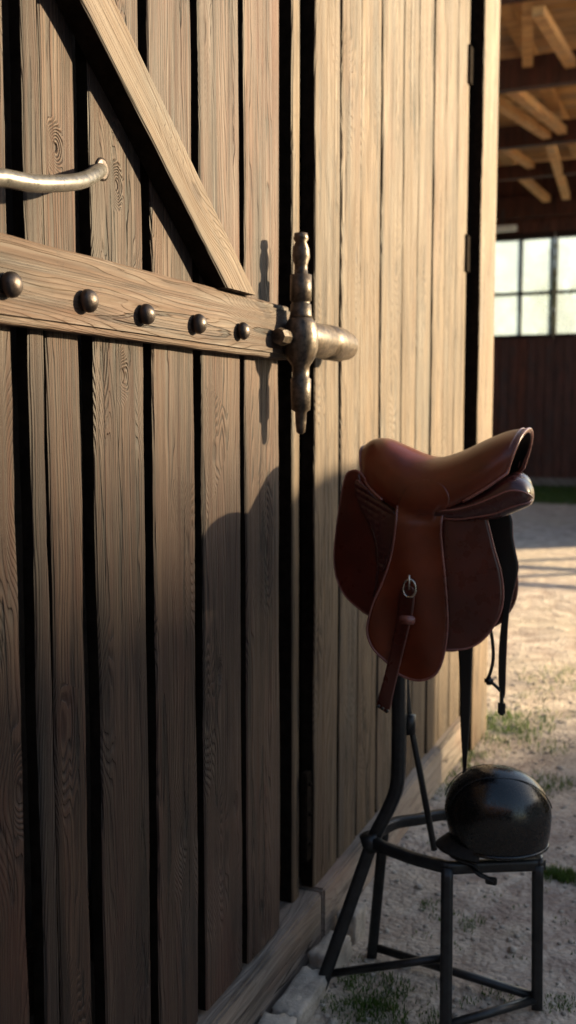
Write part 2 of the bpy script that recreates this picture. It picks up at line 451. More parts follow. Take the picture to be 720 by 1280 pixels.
# the barn's body, dark inside: roof, back and ends
body = empty('barn', (-3, 2.5, 0))
tag(body, 'dark barn body and eaves behind the weathered board wall', 'barn')
bm = bmesh.new()
box(bm, (-6.1, -6, 0), (-6.0, 5.26, 5.4)); box(bm, (-6.0, 5.16, 0), (-.115, 5.26, 5.4)); box(bm, (-6.0, -6, 0), (-.13, -5.9, 5.4))
box(bm, (-6, -5.9, -.02), (-.12, 5.15, .03))
box(bm, (-.045, -5.9, 0), (0, .55, 5.4)); box(bm, (-.16, 2.66, 0), (-.13, 3.02, 5.4)); box(bm, (-.30, .5, 0), (-.25, 5.1, 5.4))
obj('wall', bm, M_dark, body)
bm = bmesh.new()
for s in (-1, 1):
    pts = [(-3.1, -6.3, 7.7), (-3.1, 5.42, 7.7), (-3.1+s*3.35, 5.42, 5.42), (-3.1+s*3.35, -6.3, 5.42)]
    lo = [bm.verts.new(p) for p in pts]; up = [bm.verts.new((p[0], p[1], p[2]+.12)) for p in pts]
    bm.faces.new(lo); bm.faces.new(up)
    for i in range(4): bm.faces.new((lo[i], lo[(i+1) % 4], up[(i+1) % 4], up[i]))
obj('roof', bm, M_tile, body)

# ------------------------------------------------------------------ barn door
door = empty('barn_door', (0, 1.7, .2))
tag(door, 'heavy plank door with dark gaps, diagonal brace and studded horizontal rail', 'door')
db = [(.62,.80,.7),(.84,1.02,.72),(1.065,1.23,.7),(1.275,1.468,.68),(1.519,1.566,.62),(1.5735,1.679,.68),(1.724,1.915,.70),(1.959,2.152,.88),(2.192,2.410,1.12),(2.438,2.664,1.30)]  # last value is tone, rising rightwards to carry the light falloff
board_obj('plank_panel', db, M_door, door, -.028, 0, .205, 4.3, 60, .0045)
bm = bmesh.new(); tl = bm.faces.layers.float.new('tone')
def sweep_board(bm, tl, p, q, w, th, x0, seed, tone, seg=40, up=(1,0,0)):
    """board lying on the door: from p to q (y,z), width w, from x0 to x0+th"""
    p = Vector((0,)+p); q = Vector((0,)+q); d = (q-p).normalized(); nrm = Vector((1,0,0)).cross(d)
    rings = []; ch = .004
    for k in range(seg+1):
        c = p + (q-p)*k/seg
        a = .0022*noise.noise(Vector((k*.35, seed, 0))); b = .0022*noise.noise(Vector((k*.35, seed, 7)))
        lp = .0125
        prof = [(x0, -w/2+a), (x0+th-.006-ch, -w/2+a), (x0+th-.006, -w/2+ch+a), (x0+th-.006, -w/2+lp+a*.4), (x0+th, -w/2+lp+.002+a*.4), (x0+th+.0012, 0), (x0+th, w/2-lp-.002+b*.4), (x0+th-.006, w/2-lp+b*.4), (x0+th-.006, w/2-ch+b), (x0+th-.006-ch, w/2+b), (x0, w/2+b)]
        rings.append([bm.verts.new(c + Vector((x, 0, 0)) + nrm*s) for x, s in prof])
    n = len(rings[0]); fs = []
    for A, B in zip(rings, rings[1:]):
        for i in range(n): fs.append(bm.faces.new((A[i], A[(i+1) % n], B[(i+1) % n], B[i])))
    fs.append(bm.faces.new(rings[0])); fs.append(bm.faces.new(rings[-1]))
    for f in fs: f[tl] = tone
sweep_board(bm, tl, (.62, 1.983), (2.655, 1.983), .150, .038, .003, 3, .82)
obj('door_rail', bm, M_rail, door)
bm = bmesh.new(); tl = bm.faces.layers.float.new('tone')
sweep_board(bm, tl, (.62, .62), (2.655, .62), .150, .038, -.093, 9, .9)
obj('rear_rail', bm, M_rail, door)
# brace, foot cut level on the rail
bm = bmesh.new(); tl = bm.faces.layers.float.new('tone')
e0 = at_x(102, 0, .056); e1 = at_x(289, 369, .056); e0.x = e1.x = 0; dr = (e1-e0)/(e1.z-e0.z)
top = 4.0
lowL = e0 + dr*(2.0605-e0.z); upL = e0 + dr*(top-e0.z); hw_ = .168
seg = 30; rings = []
for k in range(seg+1):
    z = 2.0605 + (top-2.0605)*k/seg
    c = e0 + dr*(z-e0.z); j = .002*noise.noise(Vector((k*.5, 3, 1)))
    x0, x1, ch = .003, .056, .004
    rings.append([bm.verts.new((x, c.y+s+j, z)) for x, s in ((x0, 0), (x1-ch, 0), (x1, ch*1.3), (x1+.001, hw_/2), (x1, hw_-ch*1.3), (x1-ch, hw_), (x0, hw_))])
fs = []
for A, B in zip(rings, rings[1:]):
    for i in range(7): fs.append(bm.faces.new((A[i], A[(i+1) % 7], B[(i+1) % 7], B[i])))
fs.append(bm.faces.new(rings[0])); fs.append(bm.faces.new(rings[-1]))
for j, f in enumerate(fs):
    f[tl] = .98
    if j < len(fs)-2 and j % 7 in (0, 6): f.material_index = 1  # left and back faces of the brace painted black as shade
# grain of the brace follows its length: mesh is built upright in its own frame
br = obj('diagonal_brace', bm, None, door)
ang = math.atan2(dr.y, dr.z)
rot = Matrix.Rotation(ang, 4, 'X'); br.data.transform(rot)        # lay the mesh upright ...
br.rotation_euler = (-ang, 0, 0)                                   # ... and turn the object back
br.location = (0, 0, 0)
M_brace2 = wood('brace_wood_long', across='Y', along='Z', dark=(.04,.025,.015), light=(.128,.092,.061), rings=140, knots=.8, bumpd=.004, contrast=.8, redden=(.11,.072,.048))
br.data.materials.append(M_brace2); br.data.materials.append(M_shade_iron)
# bottom sill of the doorway
bm = bmesh.new(); tl = bm.faces.layers.float.new('tone')
box(bm, (-.10, .3, .0), (.030, 2.95, .190), .008)
for f in bm.faces: f[tl] = .8
obj('sill_beam', bm, M_sill, wall_t)
# studs
for i, (px, py) in enumerate([(26,356),(121,376),(193,393),(258,405),(313,414)]):
    p = at_x(px, py, .072); p.x = 0
    bm = bmesh.new()
    r = .0225 + .001*math.sin(i*3)
    prof = [(.036, .015), (.038, .015), (.040, r*.75)]
    for k in range(11):
        a = -math.pi*.28 + (math.pi*.78)*k/10
        prof.append((.053 + r*.75*math.sin(a), r*math.cos(a)))
    lathe(bm, prof, (0, p.y, p.z), (1, .03*math.sin(i), .02), 22, .05)
    obj('stud', bm, M_bolt, door, True)
p0 = at_x(-60, 224, .075)
hp = [at_x(-110, 224, .07), at_x(-40, 222, .078), at_x(0, 222, .078), at_x(40, 229, .08), at_x(80, 229, .078), at_x(104, 225, .068), at_x(119, 217, .045), at_x(125, 213, .012), at_x(126, 212, -.02)]
hp = [Vector((a.x, a.y, a.z)) for a in hp]
bm = bmesh.new(); sp = crspline(hp, 8)
tube(bm, sp, [.0150 if i < len(sp)-20 else .0150-.0020*min(1, (i-len(sp)+20)/20) for i in range(len(sp))], 16)
obj('pull_handle', bm, M_brass, door, True)

bm = bmesh.new(); hh = at_x(126, 212, .0)
lathe(bm, [(.0005, .0235), (.004, .0230), (.0055, .018)], (.001, hh.y, hh.z), (1, 0, 0), 20, .05)
obj('handle_collar', bm, M_bolt, door, True)
# latch / hinge pintle on the end of the rail
LX = .085
latch = bm = bmesh.new()
def zrow(r): return at_x(377, r, LX).z
YL = at_x(376, 420, LX).y
sc_ = at_x(388, 420, LX).y - at_x(376, 420, LX).y      # 12 px along the wall here
k_ = sc_/12
prof = [(zrow(291), .006), (zrow(292), .016), (zrow(299), .019), (zrow(303), .014), (zrow(312), .021), (zrow(322), .022), (zrow(332), .016), (zrow(343), .017),
        (zrow(344), .027), (zrow(376), .027), (zrow(377), .023), (zrow(380), .023), (zrow(381), .026), (zrow(394), .027), (zrow(398), .03)]
prof = [(a-zrow(291), b*1.12) for a, b in prof]
lathe(bm, prof, (LX, YL, zrow(291)), (0, 0, 1), 20, .025)
rod = obj('latch_rod', bm, M_latch, door, True); tag(rod, 'tall turned metal rod of the door latch, standing upright')
bm = bmesh.new()
prof = [(zrow(396), .027), (zrow(405), .038), (zrow(420), .044), (zrow(436), .043), (zrow(448), .036), (zrow(458), .022), (zrow(472), .021), (zrow(474), .026), (zrow(512), .024),
        (zrow(515), .015), (zrow(528), .014), (zrow(540), .011), (zrow(543), .004)]
prof = [(a-zrow(396), b*1.12) for a, b in prof]
lathe(bm, prof, (LX, YL, zrow(396)), (0, 0, 1), 20, .025)
obj('latch_eye', bm, M_latch, rod, True)
bm = bmesh.new(); zc = at_x(410, 427, LX).z
Lb = at_x(438, 427, LX).y - YL
prof = [(.0, .036), (.03, .046), (Lb*.28, .049), (Lb*.5, .051), (Lb*.52, .045), (Lb*.56, .053), (Lb*.84, .053), (Lb*.86, .047), (Lb, .045), (Lb+.004, .036)]
lathe(bm, prof, (LX-.01, YL, zc), (-.02, 1, 0), 24, .025)
obj('latch_barrel', bm, M_latch, rod, True)
bm = bmesh.new()
prof = [(0, .010), (.002, .022), (.022, .025), (.048, .021), (.052, .016), (.16, .016)]
zc2 = at_x(350, 421, .06).z
lathe(bm, prof, (.062, at_x(346, 421, .06).y, zc2), (.1, 1, 0), 8, .04)
obj('latch_pin', bm, M_latch, rod)
bm = bmesh.new()
box(bm, (-.02, 2.60, zc2-.028), (.048, 2.66, zc2+.028), .004)
obj('latch_bracket', bm, M_bolt, door)
# lower dark iron strap on the jamb
bm = bmesh.new()
box(bm, (-.028, 2.905, .30), (-.006, 2.948, .60), .003)
for z in (.36, .46, .56): lathe(bm, [(0, .008), (.006, .008), (.009, .003)], (-.006, 2.927, z), (1, 0, 0), 10)
obj('lower_hinge', bm, M_shade_iron, wall_t)

# pale foundation stones in front of the sill
for i, (px, py, sx, sy, sz) in enumerate([(352, 1262, .045, .125, .035), (376, 1222, .040, .085, .045), (388, 1196, .035, .05, .06), (330, 1295, .05, .12, .035)]):
    bm = bmesh.new()
    bmesh.ops.create_icosphere(bm, subdivisions=4, radius=1)
    for v in bm.verts:
        n = v.co.normalized(); m = max(abs(n.x), abs(n.y), abs(n.z))
        n = n/(m**.93)
        v.co = Vector((n.x*sx, n.y*sy, n.z*sz))*(1+.10*noise.noise(n*2+Vector((i*4., 0, 0)))+.03*noise.noise(n*9))
    yy = [2.61, 2.86, 3.06, 2.36][i]
    o = obj('foundation_stone', bm, M_stone, None, True)
    o.location = (.095, yy, sz*.62); o.rotation_euler = (0, 0, .1*math.sin(i*5))
    tag(o, ['long pale stone under the door sill, second from the bottom edge', 'pale blocky stone by the sill, just left of the splayed stand foot',
            'small tall pale stone at the joint of the two sills', 'pale stone at the very bottom edge under the door sill'][i], 'stone', 'pale stones along the foot of the barn')

# ------------------------------------------------------------------ saddle
YC = 2.85
sad = empty('riding_saddle', tuple(at_y(545, 650, YC)))
tag(sad, 'brown leather riding saddle with hanging straps, resting on a black metal stand', 'saddle')
def L(px, py, v): return at_y(px, py, YC - v)
# seat
ridge = [(455,558),(468,549),(485,548),(505,556),(530,567),(552,571),(580,563),(610,549),(635,539),(650,536),(661,536)]
edge = [(452,588,.055),(458,604,.085),(470,618,.11),(488,632,.130),(512,644,.146),(545,640,.150),(578,627,.150),(606,611,.148),(622,600,.140),(629,595,.134),(634,591,.128)]
rs = crspline([(a, b, 0) for a, b in ridge], 6); es = crspline(edge, 6)
NA = 18
bm = bmesh.new(); rows = []
from mathutils.bvhtree import BVHTree
for (a, e) in zip(rs, es):
    P = L(a.x, a.y, 0)
    Enear = L(e.x, e.y, e.z)
    row = []
    for k in range(-NA, NA+1):
        ph = abs(k)/NA*math.pi/2
        sv = (math.sin(ph)**.85); cv = 1-math.cos(ph)**.95
        x = P.x + (Enear.x-P.x)*cv; z = P.z + (Enear.z-P.z)*cv
        # puffy roll just under the ridge
        y = YC - e.z*sv*(1 if k > 0 else -1)*(1 + .10*math.sin(ph*2))
        row.append(bm.verts.new((x, y, z)))
    rows.append(row)
for A, B in zip(rows, rows[1:]):
    for k in range(len(A)-1): bm.faces.new((A[k], A[k+1], B[k+1], B[k]))
rim_end = [v.co.copy() for v in rows[-1]]; rim_front = [v.co.copy() for v in rows[0]]
near_edge = [r[-1].co.copy() for r in rows]; far_edge = [r[0].co.copy() for r in rows]
bvh = BVHTree.FromBMesh(bm)
seat = obj('seat', bm, M_seat, sad, True)
seat.data.materials.append(M_black)
md = seat.modifiers.new('thick', 'SOLIDIFY'); md.thickness = .010; md.offset = -1; md.material_offset = 1
bm = bmesh.new()
loop = near_edge[15::-1] + rim_front[::-1][1:] + far_edge[1:16]
tube(bm, loop, .0042, 8)
obj('pommel_piping', bm, M_edge, seat, True)
bm = bmesh.new()
loop = near_edge[36:] + rim_end[::-1][1:] + far_edge[::-1][1:-35]
tube(bm, loop, .0046, 8)
obj('cantle_piping', bm, M_edge, seat, True)
bm = bmesh.new()
rim2 = [p + Vector((-.012, 0, -.002)) for p in rim_end]
tube(bm, [p+Vector((-.004, 0, .003)) for p in rim2], .0026, 8)
obj('cantle_welt', bm, M_edge, seat, True)

def flap(name, outline, vfun, mat, parent, thick=.006, mirror=False, pipe=.0034, npipe=None, nu=26, nw=46, smoothn=6, bumpf=None):
    pts = crspline([(a, b, 0) for a, b in outline], smoothn, closed=True)
    # place on the sheet v=vfun(w): iterate once for w
    P = []
    for q in pts:
        p = L(q.x, q.y, .14); 
        for _ in range(3): p = L(q.x, q.y, vfun(p.x, p.z))
        P.append(p)
    zs = [p.z for p in P]; z0, z1 = min(zs), max(zs)
    bm = bmesh.new(); rows = []
    sgn = -1 if mirror else 1
    def spanat(z):
        xs_ = []
        for i in range(len(P)):
            a, b = P[i], P[(i+1) % len(P)]
            if (a.z-z)*(b.z-z) <= 0 and abs(a.z-b.z) > 1e-9:
                xs_.append(a.x + (b.x-a.x)*(z-a.z)/(b.z-a.z))
        return min(xs_), max(xs_)
    for j in range(nw+1):
        t = .5-.5*math.cos(math.pi*j/nw)
        z = z0+1e-5 + (z1-z0-2e-5)*t
        a, b = spanat(z)
        row = []
        for i in range(nu+1):
            x = a+(b-a)*i/nu
            v = vfun(x, z) + (bumpf(x, z) if bumpf else 0)
            row.append(bm.verts.new((x, YC - sgn*v, z)))
        rows.append(row)
    for A, B in zip(rows, rows[1:]):
        for i in range(nu): bm.faces.new((A[i], A[i+1], B[i+1], B[i]))
    o = obj(name, bm, mat, parent, True)
    md = o.modifiers.new('thick', 'SOLIDIFY'); md.thickness = thick; md.offset = 0
    if pipe:
        bm = bmesh.new()
        PP = P if npipe is None else P[:npipe*smoothn+1]
        tube(bm, [Vector((p.x, YC - sgn*(vfun(p.x, p.z)+.001), p.z)) for p in PP], pipe, 8, closed=npipe is None)
        obj('edge_piping', bm, M_edge, o, True)
    return o
ZT = L(545, 630, .14).z
def v_mid(x, z): return .128 + .022*min(1, max(0, (ZT-z)/.05)) + .09*max(0, ZT-z)**1.15 - .012*math.sin((ZT-z)*9)*0 - .25*(x-.40)**2 + .004*math.sin(x*38+z*9)
def v_over(x, z):
    a = v_mid(x, z)
    h = bvh.ray_cast(Vector((x, YC-1, z)), Vector((0, 1, 0)))
    if h[0] is None: return a
    b = YC-h[0].y + .0012; k = .006
    m = max(a, b); d = abs(a-b)
    return m + (k-d)**2/(4*k)*(1 if d < k else 0)
def v_front(x, z): return .106 + .11*max(0, ZT-z) - .55*max(0, .36-x)**1.5
def v_rear(x, z): return .118 + .10*max(0, ZT-z) - 1.2*max(0, x-.47)**2 + .003*math.sin(x*30)
front_o = [(444,588),(433,594),(427,620),(421,660),(418,695),(421,722),(431,743),(446,758),(463,769),(474,764),(488,730),(500,690),(508,650),(500,636),(484,628),(466,612),(453,594)]
mid_o = [(497,632),(495,655),(489,695),(478,728),(466,755),(459,784),(462,802),(470,815),(484,828),(498,842),(514,849),(530,850),(545,842),(554,822),(559,790),(559,760),(556,720),(553,690),(551,662),(554,642),(562,628),(558,612),(545,602),(528,600),(512,606),(502,620)]
rear_o = [(520,640),(545,632),(580,634),(604,640),(610,655),(618,687),(626,715),(629,740),(627,760),(620,778),(604,799),(585,810),(558,812),(530,808),(515,780),(512,700)]
for mir in (False, True):
    ff = flap('knee_flap', front_o, v_front, M_knee, sad, mirror=mir)
    rf = flap('rear_flap', rear_o, v_rear, M_flap, sad, mirror=mir)
    mf = flap('skirt_flap', mid_o, v_over, M_skirt, sad, mirror=mir, npipe=19, thick=.0032)
    s = -1 if mir else 1
    # knee roll and quilting lines on the knee flap
    bm = bmesh.new()
    pth = [(438,594),(442,620),(450,645),(461,668),(467,690),(468,720),(464,748)]
    pp = crspline([(*L(a, b, .13+.02), ) for a, b in pth], 6)
    tube(bm, [Vector((p.x, YC - s*(v_front(p.x, p.z)+.004), p.z)) for p in pp], [.003+.0035*math.sin(math.pi*min(1, i/len(pp)+.1)) for i in range(len(pp))], 10)
    obj('knee_roll', bm, M_panel, ff, True)
    bm = bmesh.new()
    outl = [(446,600),(447,620),(456,643),(468,664),(474,690),(475,712),(482,706),(492,672),(497,650),(494,640),(478,628),(460,612)]
    o_ = flap('knee_pad', outl, lambda x, z: v_front(x, z)+.009, M_panel, ff, thick=.012, mirror=mir, pipe=.0018, nu=30, nw=40,
              bumpf=lambda x, z: .0016*math.sin((z*1.0+x*.45)*330))
# pommel roll underneath the front of the seat
for s in (1, -1):
    # panel cushions under the cantle
    bm = bmesh.new()
    st = [(540,640,8),(556,640,11),(575,639,14),(600,633,18),(620,626,23),(638,619,23),(652,618,18),(661,620,12),(666,622,4)]
    ss = crspline(st, 5); rws = []
    for i, q in enumerate(ss):
        t = i/(len(ss)-1)
        vc, vh = .085, .062*math.sqrt(max(0.02, 1-max(0, (t-.55)/.46)**2.2))
        c = L(q.x, q.y, vc+vh*.6); hz = q.z*.00228
        c.x -= 0 if s > 0 else .035*t
        row = []
        for k in range(24):
            a = 2*math.pi*k/24
            ca = math.copysign(abs(math.cos(a))**.8, math.cos(a)); sa = math.copysign(abs(math.sin(a))**.8, math.sin(a))
            row.append(bm.verts.new((c.x, YC - s*(vc + vh*ca), c.z + hz*sa)))
        rws.append(row)
    for A, B in zip(rws, rws[1:]):
        for k in range(24): bm.faces.new((A[k], A[(k+1) % 24], B[(k+1) % 24], B[k]))
    bm.faces.new(rws[0]); bm.faces.new(rws[-1])
    pan = obj('panel_cushion', bm, M_panel, sad, True)
    bm = bmesh.new()
    for ang in (.18, -.62):
        ln = []
        for i, q in enumerate(ss):
            r = rws[i] if False else None
        for i, q in enumerate(ss):
            t = i/(len(ss)-1)
            vc, vh = .085, .062*math.sqrt(max(0.02, 1-max(0, (t-.55)/.46)**2.2))
            c = L(q.x, q.y, vc+vh*.6); hz = q.z*.00228
            ca = abs(math.cos(ang))**.8; sa = math.copysign(abs(math.sin(ang))**.8, ang)
            ln.append(Vector((c.x - (0 if s > 0 else .035*t), YC - s*(vc+vh*ca+.001), c.z+hz*sa)))
        tube(bm, ln, .0028, 8)
    obj('panel_welt', bm, M_edge, pan, True)
# dark underside: tree and lining that close the view from the front
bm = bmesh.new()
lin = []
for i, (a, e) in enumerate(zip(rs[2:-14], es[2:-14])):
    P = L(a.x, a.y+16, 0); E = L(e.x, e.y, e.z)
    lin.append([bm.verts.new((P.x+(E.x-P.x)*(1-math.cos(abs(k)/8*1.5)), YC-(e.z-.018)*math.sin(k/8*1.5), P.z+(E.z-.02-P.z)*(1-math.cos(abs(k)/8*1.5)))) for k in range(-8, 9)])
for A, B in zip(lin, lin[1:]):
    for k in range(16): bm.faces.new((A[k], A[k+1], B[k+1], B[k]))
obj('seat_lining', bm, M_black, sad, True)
# stirrup strap with its buckle, hanging over the skirt
def v_str(x, z): return v_mid(x, z)+.011
so_ = [(500,738),(498,760),(493,790),(488,815),(480,848),(472,880),(477,886),(486,890),(493,860),(504,815),(512,782),(516,765),(518,738),(509,733)]
st_ = flap('stirrup_strap', so_, v_str, M_flap, sad, thick=.006, pipe=.0012, nu=8, nw=40, smoothn=3)
bm = bmesh.new()
pc = L(509, 737, .21)
for k in range(3):
    p = L(499+4*k, 762+10*k*0, .21)
ringp = []
for k in range(28):
    a = 2*math.pi*k/28
    x = pc.x + .019*math.cos(a)*(1 if math.sin(a) < 0 else .92); z = pc.z + .025*math.sin(a)
    ringp.append(Vector((x, YC-(v_mid(x, z)+.018), z)))
tube(bm, ringp, .0030, 10, closed=True)
tube(bm, [Vector((pc.x, YC-(v_mid(pc.x, pc.z)+.022), pc.z-.004)), Vector((pc.x+.001, YC-(v_mid(pc.x, pc.z)+.024), pc.z+.038))], .003, 8)
obj('buckle', bm, M_buckle, st_, True)
bm = bmesh.new()
kc_ = L(509, 775, .215)
box(bm, kc_-Vector((.022, .006, .012)), kc_+Vector((.022, .006, .012)), .004)
obj('strap_keeper', bm, M_edge, st_, True)
bm = bmesh.new()
for (px, py) in ((473,881),(478,884),(484,887)):
    q = L(px, py+2, .225); lathe(bm, [(0, .0045), (.008, .0045), (.010, .002)], q+Vector((0, .006, 0)), (0, -1, 0), 8)
obj('strap_tip', bm, M_iron, st_, True)
# far-side hanging flap in shade
vf = lambda x, z: -.03
g1 = [(609,645),(613,665),(620,690),(629,722),(630,750),(627,780),(624,815),(624,856),(627,868),(631,868),(633,815),(636,768),(643,735),(648,710),(645,692),(641,670),(639,645),(625,640)]
gs = flap('shaded_far_flap', g1, vf, M_black, sad, thick=.006, pipe=.0015, nu=8, smoothn=3)  # far-side flap, its shade drawn as a black strap
bm = bmesh.new(); q = L(627, 885, -.03); box(bm, q-Vector((.011, .006, .022)), q+Vector((.011, .006, .020)), .005)
tube(bm, [L(627, 866, -.03), L(627, 880, -.03)], .006, 8)
obj('far_flap_buckle', bm, M_iron, gs)
bm = bmesh.new()
tube(bm, crspline([L(612, 780, -.0), L(616, 805, -.01), L(616, 828, -.02), L(610, 850, -.02)], 6), .0052, 8, flat=.6)
tube(bm, crspline([L(609, 850, -.02), L(618, 856, -.025), L(626, 864, -.03)], 4), .005, 8)
o_ = obj('billet_strap', bm, M_black, sad, True)
bm = bmesh.new(); q = L(611, 851, -.02); box(bm, q-Vector((.013, .008, .012)), q+Vector((.013, .008, .012)), .006)
obj('strap_end', bm, M_black, o_, True)
g2 = [(574,800),(574,830),(575,870),(576,910),(578,945),(579,976),(581,976),(584,945),(587,905),(589,860),(590,830),(590,800)]
flap('long_strap', g2, lambda x, z: -.06, M_black, sad, thick=.006, pipe=0, nu=6, smoothn=3)

# ------------------------------------------------------------------ stand
def g0(px, py, z): 
    r = ray(px, py); t = (z-CAMZ)/r.z
    return Vector((CAMX, 0, CAMZ)) + r*t
stn = empty('saddle_stand', (.45, 2.85, 0))
tag(stn, 'black tubular metal stand with low seat frame and bent posts carrying the saddle', 'stand')
SZ = .46
A1, C1, D1 = g0(466,1050,SZ), g0(559,1084,SZ), g0(672,1080,SZ)
B1, E1 = g0(491,1030,SZ), g0(557,1018,SZ)
E2 = Vector((.66, 3.13, SZ))
bm = bmesh.new()
fr = crspline([A1, (A1+C1)/2+Vector((-.004,-.012,-.004)), C1-Vector((.02,-.003,0)), C1, C1+Vector((.02,.006,0)), (C1+D1)/2, D1, D1+Vector((.0,.02,0)), E2+Vector((.03,-.02,0)), E2, (E2+E1)/2, E1, (E1+B1)/2, B1], 5, closed=True)
tube(bm, fr, .0165, 12, closed=True, flat=.75, ref=(0,0,1), square=True)
obj('seat_frame', bm, M_iron, stn, True)
def gp(px, py): p = g0(px, py, 0); p.z = .002; return p
fA, fB, fC, fD = gp(400,1238), gp(465,1196), gp(557,1296), gp(671,1260)
def leg(a, b, r=.0165, name='leg'):
    bm = bmesh.new(); n = 14
    tube(bm, [a+(b-a)*i/n for i in range(n+1)], r, 12, square=True, ref=(1, .2, 0))
    return obj(name, bm, M_iron, stn, True)
lg = leg(A1+Vector((0,0,.0)), fA, .020); leg(B1+Vector((-.02,-.03,-.01)), fB, .0165); leg(C1, fC, .0175); leg(D1, fD, .0165)
for f_ in (fA, fB, fC, fD):
    pass
def up(a, b, z): t = (z-b.z)/(a.z-b.z); return b+(a-b)*t
bm = bmesh.new(); tube(bm, [up(A1, fA, .05), up(C1, fC, .20)+Vector((0,.03,0))], .011, 8, square=True, ref=(0,0,1)); obj('stretcher', bm, M_iron, stn, True)
bm = bmesh.new(); tube(bm, [up(B1, fB, .035)+Vector((0,0,0)), up(D1, fD, .035)], .0125, 8, square=True, ref=(0,0,1)); obj('stretcher', bm, M_iron, stn, True)
bm = bmesh.new(); tube(bm, [up(C1, fC, .03), up(D1, fD, .03)], .0125, 8, square=True, ref=(0,0,1)); obj('stretcher', bm, M_iron, stn, True)
# bent main post and thinner rear post
def q(px, py, y): return at_y(px, py, y)
bm = bmesh.new()
pts = [q(500,640,2.86), q(500,760,2.86), q(499,849,2.86), q(499,920,2.86), q(497,978,2.855), q(487,1008,2.845), q(474,1034,2.83), q(464,1056,2.82)]
tube(bm, crspline(pts, 6), .020, 12, ref=(0,1,0), square=True)
obj('post', bm, M_iron, stn, True)
bm = bmesh.new()
pts = [q(505,640,2.92), q(506,800,2.92), q(509,868,2.92), q(515,912,2.92), q(525,965,2.92), q(534,1014,2.92), q(543,1062,2.92)]
tube(bm, crspline(pts, 6), .0125, 10, ref=(0,1,0), flat=.8)
pc_ = q(512, 905, 2.905); tube(bm, [pc_+Vector((0,0,.03)), pc_-Vector((0,0,.03))], .019, 10)
pts = [q(512,905,2.90), q(520,940,2.90), q(512,880,2.90)]
obj('post', bm, M_iron, stn, True)
bm = bmesh.new()
tz = q(500, 640, 2.86)
tube(bm, [Vector((tz.x-.03, YC, tz.z+.0)), Vector((tz.x+.12, YC, tz.z+.01)), Vector((tz.x+.24, YC, tz.z+.03))], .02, 10)
tube(bm, [Vector((tz.x+.02, YC-.09, tz.z+.0)), Vector((tz.x+.02, YC+.09, tz.z+.0))], .012, 10)
obj('saddle_arm', bm, M_iron, stn, True)
bm = bmesh.new()
cc = A1 + Vector((.0,.0,.0))
tube(bm, [cc+Vector((-.012,-.006,.018)), cc+Vector((.0,0,-.03))], .029, 10)
obj('clamp', bm, M_iron, stn, True)

# ------------------------------------------------------------------ helmet
HC = g0(624, 1082, SZ+.018); HC.y += .075; HC.x -= .02
hel = empty('riding_helmet', tuple(HC))
tag(hel, 'round glossy black riding helmet lying on the low seat of the metal stand', 'helmet')
hax = R_.copy(); hay = Vector((-hax.y, hax.x, 0))
def HP(u, v, wz): return HC + hax*u + hay*v + Vector((0, 0, wz))
bm = bmesh.new(); rows = []
RU, RV, RH = .152, .125, .262
NTh, NPh = 40, 64
def hshape(th, ph):
    # th 0 at crown .. 1 at rim
    a = th*R(122)
    s = math.sin(a); c = math.cos(a)
    ru = RU*(1.0 if math.cos(ph) > 0 else 1.02)
    z = .125 + (.135 if c > 0 else .165)*c
    sq = abs(s)**.93
    u = ru*sq*math.cos(ph); v = RV*sq*math.sin(ph)
    if c < 0: u = ru*(1-.06*c*c/.28)*math.cos(ph); v = RV*(1-.10*c*c/.28)*math.sin(ph)
    if c < 0:  # tuck in to the left (front), nearly straight at the back
        u *= 1 - .10*(-c)*(1.8 if math.cos(ph) < 0 else .0)
    z = z - .012*u/RU*(1-th)
    return HP(u, v, z)
for j in range(NTh+1):
    rows.append([bm.verts.new(hshape(max(j/NTh, .004), 2*math.pi*k/NPh)) for k in range(NPh)])
for A, B in zip(rows, rows[1:]):
    for k in range(NPh): bm.faces.new((A[k], A[(k+1) % NPh], B[(k+1) % NPh], B[k]))
bm.faces.new(rows[0])
rim = [v.co.copy() for v in rows[-1]]
shell = obj('shell', bm, M_shell, hel, True)
md = shell.modifiers.new('t', 'SOLIDIFY'); md.thickness = .012; md.offset = -1
bm = bmesh.new(); tube(bm, rim, .0055, 8, closed=True); obj('rim_trim', bm, M_shell, shell, True)
bm = bmesh.new()
for off in (-.055, .055):
    pth = []
    for k in range(41):
        t = -1+2*k/40
        th = abs(t)*.62; ph = (0.0 if t > 0 else math.pi)
        p = hshape(max(th, .01), ph)
        # offset sideways along the dome
        vv = off*(1-.25*abs(t))
        a = math.asin(min(.95, abs(vv)/RV))
        base = hshape(max(th, .01), ph)
        loc = base - HC; u = loc.dot(hax); z = loc.z
        z2 = .125 + (z-.125)*math.cos(a)
        pth.append(HP(u*math.cos(a*.6), vv, z2+.0015))
    tube(bm, pth, .0016, 6)
obj('seam', bm, M_iron, shell, True)
# short peak at the left
bm = bmesh.new(); rows = []
for j in range(9):
    t = j/8
    row = []
    for k in range(25):
        a = math.pi + (k/24-.5)*R(120)
        rr = 1+.30*t*math.cos((k/24-.5)*math.pi*.98)
        b = .028 - .028*t + .01*math.cos((k/24-.5)*math.pi)
        row.append(bm.verts.new(HP(.137*rr*math.cos(a)-.002, RV*.93*rr*math.sin(a)*.95, b+.018)))
    rows.append(row)
for A, B in zip(rows, rows[1:]):
    for k in range(24): bm.faces.new((A[k], A[k+1], B[k+1], B[k]))
pk = obj('peak', bm, M_strap, hel, True); md = pk.modifiers.new('t', 'SOLIDIFY'); md.thickness = .007
# lining
bm = bmesh.new(); bmesh.ops.create_uvsphere(bm, u_segments=24, v_segments=12, radius=1)
for v in bm.verts: 
    c = v.co.copy(); v.co = HP(c.x*.122, c.y*.10, .105+c.z*.092)
obj('lining', bm, M_strap, hel, True)
